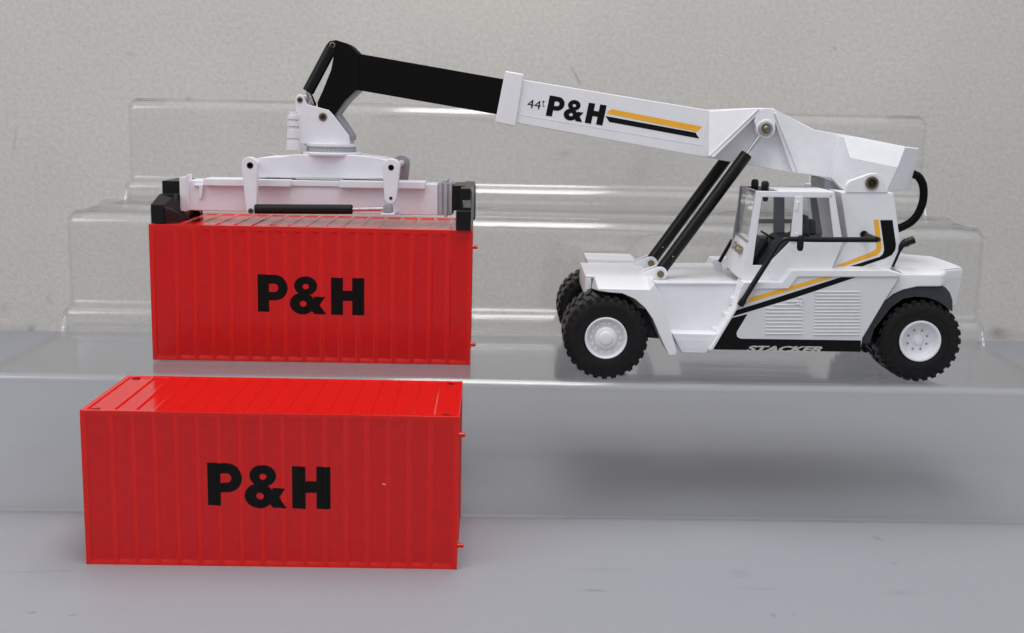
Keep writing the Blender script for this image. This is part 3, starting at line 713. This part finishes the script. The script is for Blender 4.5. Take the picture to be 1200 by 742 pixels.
# near handrail
YH = 6.05
bm = BM()
path = [W(871, 352, YH), W(884, 331, YH), W(898, 309, YH), W(908, 293, YH), W(914, 284.5, YH), W(921, 280.5, YH), W(932, 280.5, YH), W(960, 281, YH), W(1000, 281, YH), W(1026, 281, YH)]
tube(bm, smooth_path(path, 5), 0.098, 14)
tube(bm, [W(1026, 281, YH), W(1029, 281, YH+0.06), Vector((W(1029, 281, YH).x-0.05, YH+0.7, W(1029, 281, YH).z+0.02)), Vector((W(1029, 281, YH).x-0.1, YM, W(1029, 281, YH).z+0.02))], [0.1, 0.1, 0.1, 0.13], 12)
tube(bm, [W(868, 357, YP-0.1), W(871, 352, YH), W(873, 349, YH)], [0.13, 0.12, 0.1], 12)
hr = obj('handrail', bm, BLACK, RTK, smooth=True)
cR = W(1013, 275, YM-0.1); bm = BM(); tube(bm, [cR, cR+Vector((0.0, 0.3, 0))], 0.14, 14); obj('rail_socket', bm, BLACK, hr, smooth=True)
pod(938, 285, 3.8, 9.5, YH-0.12, 'wing_mirror', BLACK, hr)

# --- boom lift cylinders
for s in (1, -1):
    Y = 8.55 if s > 0 else mir(8.55)
    e0 = W(772.5, 319.5, 8.55); e1 = W(897, 151, 8.55)
    if s > 0: E0, E1 = e0, e1
    else: E0, E1 = Vector((e0.x, Y, e0.z)), Vector((e1.x, Y, e1.z))
    d = (E1-E0).normalized(); L = (W(875, 181, 8.55)-e0).length
    bm = BM(); cyl(bm, E0+d*0.15, E0+d*(L), 0.235, 28); cyl(bm, E0+d*L, E0+d*(L+0.03), 0.235, 28, r2=0.2)
    cy = obj('lift_cylinder', bm, BLACK, RTK, bevel=0.015)
    bm = BM(); cyl(bm, E0+d*L, E1-d*0.12, 0.07, 16); obj('piston_rod', bm, STEEL, cy, smooth=True)
    pb = E0+d*0.78+Vector((0.03, 0, 0.02)); bm = BM(); cyl(bm, (pb.x, pb.y-0.255, pb.z), (pb.x, pb.y-0.2, pb.z), 0.03, 10); obj('screw', bm, STEEL, cy)
    # ear on the deck
    yy = Y-0.38 if s > 0 else Y-0.36
    xz = [(E0.x+0.27*math.cos(t), E0.z+0.27*math.sin(t)) for t in [PI*0.62-PI*0.92*i/12.0 for i in range(13)]]
    xz += [(E0.x+0.26, dz-0.05), (E0.x-0.85, dz-0.05), (E0.x-0.62, E0.z+0.05)]
    bm = BM(); prism_xz(bm, xz, yy, yy+0.14); prism_xz(bm, xz, yy+0.62, yy+0.76); ear = obj('cylinder_ear', bm, WHITE, RTK, bevel=0.02)
    bm = BM(); lathe(bm, E0.x, E0.z, [(0.13, 0.05), (0.13, -0.04), (0.085, -0.045), (0.07, -0.01), (0.001, -0.01)], 20, 1, yy); lathe(bm, E0.x, E0.z, [(0.13, -0.1), (0.13, 0.9)], 20, 1, yy+0.0); obj('ear_pin', bm, BRASS, ear, smooth=True)

# --- boom
YBN = 8.95         # near face of the outer boom
bm = BM()
main = [(604, 92), (830, 129), (889, 126.5), (906, 127), (954, 152), (1012, 162), (1062, 172), (1077, 174), (1067, 222), (1000, 222), (960, 207), (936, 203.5), (843, 187.5), (604, 144)]
q = [W(u, v, YBN) for u, v in main]; core = [(p.x, p.z) for p in q]
prism_xz(bm, core, YBN, mir(YBN))
boom = obj('boom', bm, WHITE, RTK, bevel=0.03)
for s in (1, -1):
    Y = (lambda y: y) if s > 0 else mir
    YO = 8.25
    def w3(u, v, y, yp=None):
        p = W(u, v, y if yp is None else yp); return Vector((p.x, Y(y), p.z))
    bm = BM()
    # left facet rising from the boom face to the ridge
    def solid(front, yb=YBN+0.05):
        F = [w3(*f) for f in front]; B = [Vector((f.x, Y(yb), f.z)) for f in F]; loft(bm, F, B)
    yr = 8.45
    solid([(831, 130.5, YBN-0.01), (888, 127.5, yr), (895, 127.5, yr), (837, 184.5, yr+0.05), (830, 183, yr+0.15)])
    # top of the elbow carrying the pin
    solid([(889, 127.2, yr+0.002), (904.5, 127.2, yr), (909, 142, yr-0.02), (908, 152, yr-0.02), (887, 152, yr-0.02), (884, 142, yr-0.02)])
    c_ = W(897, 151, 8.5); lathe(bm, c_.x, c_.z, [(0.36, 0.6), (0.36, 0.0), (0.33, -0.03), (0.28, -0.03), (0.001, -0.03)], 40, 1 if s > 0 else -1, Y(8.42))
    # right facet falling back to the boom face
    solid([(903, 127.5, yr+0.003), (910, 129, yr+0.02), (954, 153, YBN-0.01), (984, 160, YBN-0.01), (974, 209, YBN-0.01), (937, 203, yr+0.2), (929, 202, yr+0.2)])
    # rear ridge and end block
    solid([(984, 159.5, 8.6), (988, 160, 8.3), (996, 186, 8.05), (993, 224, 8.05), (988, 222, 8.3), (973, 208, 8.85)])
    solid([(988, 159.8, 8.35), (1061, 172.5, 8.35), (1052, 197, 7.95), (996, 185.5, 7.95)])
    solid([(996, 185.5, 7.952), (1052, 197, 7.952), (1040, 223.5, 7.952), (993, 223.5, 7.952)])
    solid([(1061, 172.5, 8.352), (1076, 174.5, 8.9), (1066, 223, 8.9), (1040.5, 223.5, 7.96), (1052, 197, 7.953)])
    for (u0_, v0_, y0_), (u1_, v1_, y1_) in (((831, 183.3, yr+0.14), (889, 127.6, yr-0.01)), ((936.5, 203, yr+0.18), (908, 132, yr)), ((973, 208, 8.84), (985, 160, 8.58))):
        cyl(bm, w3(u0_, v0_, y0_), w3(u1_, v1_, y1_), 0.045, 8)
    obj('boom_cheek', bm, WHITE, boom, bevel=0.02)
    c = W(897, 151, 8.3)
    bm = BM(); lathe(bm, c.x, c.z, [(0.26, 0.4), (0.26, -0.03), (0.20, -0.05), (0.18, 0.0), (0.001, 0.0)], 28, 1 if s > 0 else -1, Y(8.2)); pinr = obj('boom_pin', bm, GREYP, boom, smooth=True)
    bm = BM(); lathe(bm, c.x, c.z, [(0.135, 0.05), (0.135, -0.05), (0.10, -0.10), (0.04, -0.12), (0.001, -0.122)], 20, 1 if s > 0 else -1, Y(8.2)); obj('pin_cap', bm, BRASS, pinr, smooth=True)
# collar at the boom mouth
q = [W(u, v, YBN-0.14) for u, v in [(592, 83), (614, 87), (604, 148.5), (580, 143.5)]]
bm = BM(); prism_xz(bm, [(p.x, p.z) for p in q], YBN-0.14, mir(YBN-0.14)); obj('boom_collar', bm, WHITE, boom, bevel=0.05)
bm = BM(); prism(bm, [(967, 210), (992, 214), (992, 226), (967, 224)], YBN+0.05, mir(YBN+0.05)); obj('boom_underside_shade', bm, GREYP, boom)  # grey box, shade under the boom end put into its colour
# prints on the boom
yd = YBN-0.008
obj('lettering', decal(PH, W(644.5, 112, yd), W(711, 122.5, yd), W(639.5, 136.5, yd), 0.0), INK, boom, label='black letters P&H in the middle of the white boom')
tp44 = text_polys('44')
obj('lettering', decal(tp44, W(619, 116, yd), W(634.5, 118.5, yd), W(617.5, 126, yd), 0.0), INK, boom, label='small thin black figures 44 left of the boom letters')
obj('lettering', decal(text_polys('t'), W(635.6, 117, yd), W(638.6, 117.5, yd), W(635, 125, yd), 0.0), INK, boom, label='raised small black letter t after the figures')
obj('yellow_stripe', flatpoly([[(711, 133), (713, 130), (717, 128), (823, 148.5), (816.5, 154.5)]], yd), YELLOW, boom)
obj('black_stripe', flatpoly([[(709.5, 136), (815, 155.5), (819.5, 162.5), (714, 143)]], yd), INK, boom)
# faint sticker outline (raised film)
bm = BM()
for a, b_ in (((607, 134), (823, 170.5)), ((823, 170.5), (829, 141)),):
    p, q = W(*a, YBN-0.002), W(*b_, YBN-0.002); cyl(bm, p, q, 0.012, 6)
obj('sticker_edge', bm, WHITE2, boom)
# inner boom, black, with goose-neck head
YI = 9.5
bm = BM()
prism(bm, [(418, 62.5), (600, 94.5), (590, 135.5), (418, 105.5)], YI, mir(YI))
inner = obj('inner_boom', bm, BLACKM, RTK, bevel=0.03)
bm = BM()
for y0, y1 in ((YI-0.03, YI+0.3), (mir(YI)-0.3, mir(YI)+0.03)):
    q = [W(u, v, YI) for u, v in [(384, 57), (383.5, 51), (387, 48), (394, 47), (407, 51), (412, 54.5), (421, 63.5), (421, 105.5), (417, 105.5), (404, 118), (394, 132), (388, 138), (373, 132), (372, 120), (378, 107), (388, 82), (391, 66)]]
    prism_xz(bm, [(p.x, p.z) for p in q], y0, y1)
prism(bm, [(400, 60), (419, 64), (419, 103), (405, 112), (390, 100)], YI+0.3, mir(YI)-0.3, Yp=YI)
head = obj('boom_head', bm, BLACKM, inner, bevel=0.03)
bm = BM(); q = [W(u, v, YI) for u, v in [(421, 105.5), (417, 105.5), (403, 119), (393, 133), (395, 135), (406, 120)]]; prism_xz(bm, [(p.x, p.z) for p in q], YI+0.1, mir(YI)+0.02); obj('head_web', bm, GREYP, head)
def pin(px, py, Y, r, par, depth, mat=BRASS, name='pin'):
    c = W(px, py, Y); bm = BM(); lathe(bm, c.x, c.z, [(r, depth), (r, -0.03), (r*0.62, -0.04), (r*0.5, 0.0), (0.001, 0.0)], 20, 1, Y); o = obj(name, bm, mat, par, smooth=True)
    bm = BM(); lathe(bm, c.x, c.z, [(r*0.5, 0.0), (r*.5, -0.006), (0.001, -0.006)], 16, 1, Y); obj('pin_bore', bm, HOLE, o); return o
pin(389.5, 53, YI-0.04, 0.12, head, 1.2)
# tilt cylinder
E0, E1 = W(389.5, 53, YI-0.0), W(351.5, 117, YI); E0 = W(387.5, 56, YI+0.1); E1 = W(352, 116, YI+0.1)
bm = BM(); q0, q1 = W(389, 55, YI+0.12), W(361, 107.5, YI+0.12); cyl(bm, q0, q1, 0.225, 26); tc_ = obj('tilt_cylinder', bm, BLACK, RTK, bevel=0.02)
dd = (q1-q0).normalized(); bm = BM(); cyl(bm, q1, W(368, 124, YI+0.3), 0.11, 16); obj('piston_rod', bm, STEEL, tc_, smooth=True)

# --- rotator
rot = None
YR = 9.42
bm = BM()
plate = [(346, 121), (345.6, 117), (347, 112.5), (351, 110.5), (355.5, 112), (357.5, 117), (360, 122.5), (385, 129), (390, 134), (409, 159), (410, 169), (350, 169)]
q = [W(u, v, YR) for u, v in plate]; xz = [(p.x, p.z) for p in q]
prism_xz(bm, xz, YR, YR+0.12); prism_xz(bm, xz, mir(YR)-0.12, mir(YR))
prism(bm, [(351, 160), (409, 160), (410, 169), (350, 169)], YR+0.2, mir(YR)-0.2, Yp=YR)
rot = obj('rotator', bm, WHITE2, RTK, bevel=0.035)
bm = BM(); prism(bm, [(391, 134), (394, 132.5), (412, 159), (412, 165), (408, 160)], YR+0.2, mir(YR)-0.02, Yp=YR); obj('rotator_shade_strip', bm, GREYP, rot)  # grey strip, shade on the far plate painted in
pin(351.5, 117, YR, 0.11, rot, 1.3); pin(378.5, 137, YR, 0.16, rot, 1.3)
bm = BM(); c = W(343.5, 155, YC-0.7)
sc = PX(YC-0.7)
pr = []
for k, (y0, y1, r_) in enumerate([(131, 135, 4.2), (135, 140, 6.4), (140, 142.5, 4.6), (142.5, 148, 6.8), (148, 151, 5), (151, 162, 7.0), (162, 165, 5.6), (165, 176, 7.8)]):
    za, zb_ = W(343, y0, c.y).z, W(343, y1, c.y).z; cyl(bm, (c.x, c.y, za), (c.x, c.y, zb_), r_*sc, 20)
obj('slew_motor', bm, WHITE2, rot, bevel=0.012)
# slewing ring
cc = W(381, 171, 8.6); cxr = cc.x
def disc(bm, r, z0, z1, seg=56, ribs=0):
    ring = []
    for i in range(seg):
        a = 2*PI*i/seg; rr = r*(1 if not ribs or i % 2 else 0.955); ring.append((cxr+rr*math.cos(a), YC+rr*math.sin(a)))
    loft(bm, [(x, y, z1) for x, y in ring], [(x, y, z0) for x, y in ring])
zA, zB, zC, zD = W(381, 168.5, 9.0).z, W(381, 172.3, 9.0).z, W(381, 178.8, 9.0).z, W(381, 183, 9.0).z
bm = BM(); disc(bm, 1.05, zB, zA); obj('slew_plate', bm, WHITE2, rot, bevel=0.02)
bm = BM(); disc(bm, 0.96, zC, zB, 88, 1); obj('gear_ring', bm, plastic('light_grey_plastic', (0.5, 0.5, 0.53), 0.4), rot)
# --- spreader
SY = 9.0
bm = BM()
disc(bm, 1.2, zD, zC)
up = [(300, 186), (307, 184.5), (330, 183.5), (345, 181), (418, 182), (440, 184.5), (455, 187.5), (462, 190), (462, 209), (432, 209.5), (300, 208)]
q = [W(u, v, 9.15) for u, v in up]; prism_xz(bm, [(p.x, p.z) for p in q], 9.15, mir(9.15))
spr = obj('spreader', bm, WHITE2, RTK, bevel=0.04)
# main beam
SN = 9.0
bm = BM(); prism(bm, [(219, 211.5), (513, 216), (513, 252.5), (219, 246.5)], SN, SN+1.3)
beam = obj('main_beam', bm, WHITE2, spr, bevel=0.03)
bm = BM()
prism(bm, [(238, 209.5), (340, 211), (340, 219), (238, 217.5)], SN-0.28, SN+0.9); prism(bm, [(397, 212), (498, 213.5), (498, 221.5), (397, 220)], SN-0.28, SN+0.9)
prism(bm, [(340, 211.5), (397, 212.3), (397, 219), (340, 218)], SN-0.08, SN+0.7)
obj('top_ledge', bm, WHITE2, beam, bevel=0.02)
bm = BM(); prism(bm, [(210, 208), (218, 207), (219.5, 248), (211, 247.5)], SN-0.15, SN+0.5); prism(bm, [(218, 205), (220.5, 205), (221, 247), (219, 247)], SN-0.18, SN+0.4)
prism(bm, [(227, 216), (238, 216), (238, 219), (236, 233), (233, 233), (233, 219), (227, 218)], SN-0.12, SN+0.1)
obj('end_flange', bm, WHITE2, beam, bevel=0.02)
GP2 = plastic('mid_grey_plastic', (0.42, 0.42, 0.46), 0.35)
bm = BM(); prism(bm, [(513, 214.5), (530, 215), (530, 252), (513, 252)], SN+0.05, SN+1.2)
prism(bm, [(514, 213.5), (518, 213.5), (518, 252.5), (514, 252.5)], SN-0.03, SN+1.25); prism(bm, [(520.5, 211), (524, 211), (524, 254.5), (520.5, 254.5)], SN-0.08, SN+1.3); prism(bm, [(526.5, 214), (529.5, 214), (529.5, 251), (526.5, 251)], SN-0.03, SN+1.25)
obj('telescopic_end', bm, GP2, beam, bevel=0.02)
# black end beams with corner blocks
ctop = Z1+0.04+CH
def endbeam(side_):
    bm = BM()
    if side_ < 0:
        xo, xi, xin = W(177, 250, 7.5).x, W(192.5, 250, 7.5).x, W(211, 230, SN).x
        zt_ = W(190, 211, SN+0.5).z; zc = W(180, 240, 7.45).z; zm = W(180, 228, 7.9).z
        box(bm, W(192, 230, SN+0.3).x, xin, SN+0.1, mir(SN+0.1), ctop+0.06, zt_)
        for s in (1, -1):
            Y = (lambda y: y) if s > 0 else mir
            loft(bm, [(xo, Y(7.45), ctop+0.01), (xi, Y(7.45), ctop+0.01), (xi, Y(7.45), zc), (xo, Y(7.45), zc)],
                     [(xo+0.02, Y(8.3), ctop+0.01), (xin+0.2, Y(8.75), ctop+0.01), (xin, Y(8.6), zm), (xo+0.08, Y(8.3), zm)])
            loft(bm, [(xo+0.02, Y(8.29), ctop+0.02), (xin-0.02, Y(8.29), ctop+0.02), (xin-0.02, Y(8.29), zm), (xo+0.1, Y(8.29), zm)],
                     [(xo+0.02, Y(9.4), ctop+0.02), (xin, Y(9.4), ctop+0.02), (xin, Y(9.4), zm), (xo+0.1, Y(9.4), zm)])
            loft(bm, [(xi, Y(7.47), ctop+0.015), (xi+0.05, Y(7.47), ctop+0.015), (xi+0.05, Y(7.47), zc-0.1), (xi, Y(7.47), zc-0.05)],
                     [(xi, Y(9.3), ctop+0.015), (W(222, 249, 9.3).x, Y(9.3), ctop+0.015), (W(222, 249, 9.3).x, Y(9.3), ctop+0.12), (xi, Y(9.3), zc-0.05)])
    else:
        xi, xo, xin = W(534.5, 250, 7.5).x, W(552, 250, 7.5).x, W(530, 230, SN).x
        zt_ = W(540, 217.5, SN).z; zc = W(540, 247, 7.45).z
        box(bm, xin, W(545, 230, SN).x, SN+0.0, mir(SN), W(535, 247, SN).z, zt_)
        box(bm, xi+0.12, W(553, 230, SN).x, 7.85, mir(7.85), ctop+0.1, zt_-0.03)
        for s in (1, -1):
            Y = (lambda y: y) if s > 0 else mir
            box(bm, xi, xo, min(Y(7.45), Y(8.3)), max(Y(7.45), Y(8.3)), ctop+0.01, zc)
            loft(bm, [(xi+0.25, Y(7.6), zc-0.02), (xo, Y(7.6), zc-0.02), (xo, Y(7.6), zc+0.1), (xi+0.25, Y(7.6), zc+0.1)],
                     [(xi+0.1, Y(8.2), zc-0.02), (xo, Y(8.2), zc-0.02), (xo, Y(8.2), zt_-0.1), (xi+0.1, Y(8.2), zt_-0.1)])
    obj('end_beam', bm, BLACK, spr, bevel=0.03)
endbeam(-1); endbeam(1)
# swing arms
for (t_, rt_, b__, rb_, holes) in (((292, 193.5), 9.2, (294.5, 246.5), 5.8, ((293, 194, 3.0), (294, 247.5, 3.3))), ((458.5, 196.5), 9.8, (457.5, 231.5), 7.2, ((458.3, 196.5, 2.7), (458, 232.5, 1.8)))):
    for s in (1, -1):
        ya = 7.95; sc = PX(ya)
        a, b_ = W(*t_, ya), W(*b__, ya); xz = capsule_outline((a.x, a.z), rt_*sc, (b_.x, b_.z), rb_*sc)
        bm = BM(); y0, y1 = (ya, ya+0.32) if s > 0 else (mir(ya+0.32), mir(ya))
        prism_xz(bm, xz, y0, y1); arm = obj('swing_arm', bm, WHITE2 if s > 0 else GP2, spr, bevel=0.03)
        if s > 0:
            for i, (hx, hy, hr) in enumerate(holes):
                c = W(hx, hy, ya); bm = BM(); r_ = hr*sc
                if i == 1 and hx < 400: lathe(bm, c.x, c.z, [(r_, 0.05), (r_, -0.02), (r_*.6, -0.02), (r_*.5, 0.01), (0.001, 0.01)], 18, 1, ya); obj('arm_pin', bm, BRASS, arm, smooth=True); bm = BM(); cyl(bm, (c.x, ya-0.012, c.z), (c.x, ya+0.0, c.z), r_*.55, 14); obj('pin_bore', bm, HOLE, arm)
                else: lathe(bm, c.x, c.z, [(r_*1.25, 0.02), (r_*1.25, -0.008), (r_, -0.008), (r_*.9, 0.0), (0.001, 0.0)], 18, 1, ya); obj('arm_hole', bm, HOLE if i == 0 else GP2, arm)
        bm = BM(); cyl(bm, (a.x, min(y0, y1)+0.1, a.z), (a.x, YC, a.z), 0.12, 14); obj('arm_shaft', bm, WHITE2, spr)
# spreader hydraulic cylinder
yh = 8.0
a, b_ = W(299, 245, yh), W(412, 245.5, yh)
bm = BM(); cyl(bm, a, b_, 0.185, 26); cyl(bm, b_, b_+Vector((0.05, 0, 0)), 0.185, 26, r2=0.13); hc = obj('spreader_cylinder', bm, BLACK, spr, bevel=0.01)
bm = BM(); c = W(452, 245, yh); cyl(bm, b_, c, 0.085, 14); obj('piston_rod', bm, STEEL, RTK if False else spr, smooth=True)
bm = BM(); pbox(bm, (449, 241), (459, 250), yh-0.1, yh+0.4); obj('rod_clevis', bm, GREYP, spr, bevel=0.03)
bm = BM(); pbox(bm, (446, 249.5), (462, 253), yh-0.1, SN+0.2); obj('clevis_bracket', bm, WHITE2, spr, bevel=0.03)
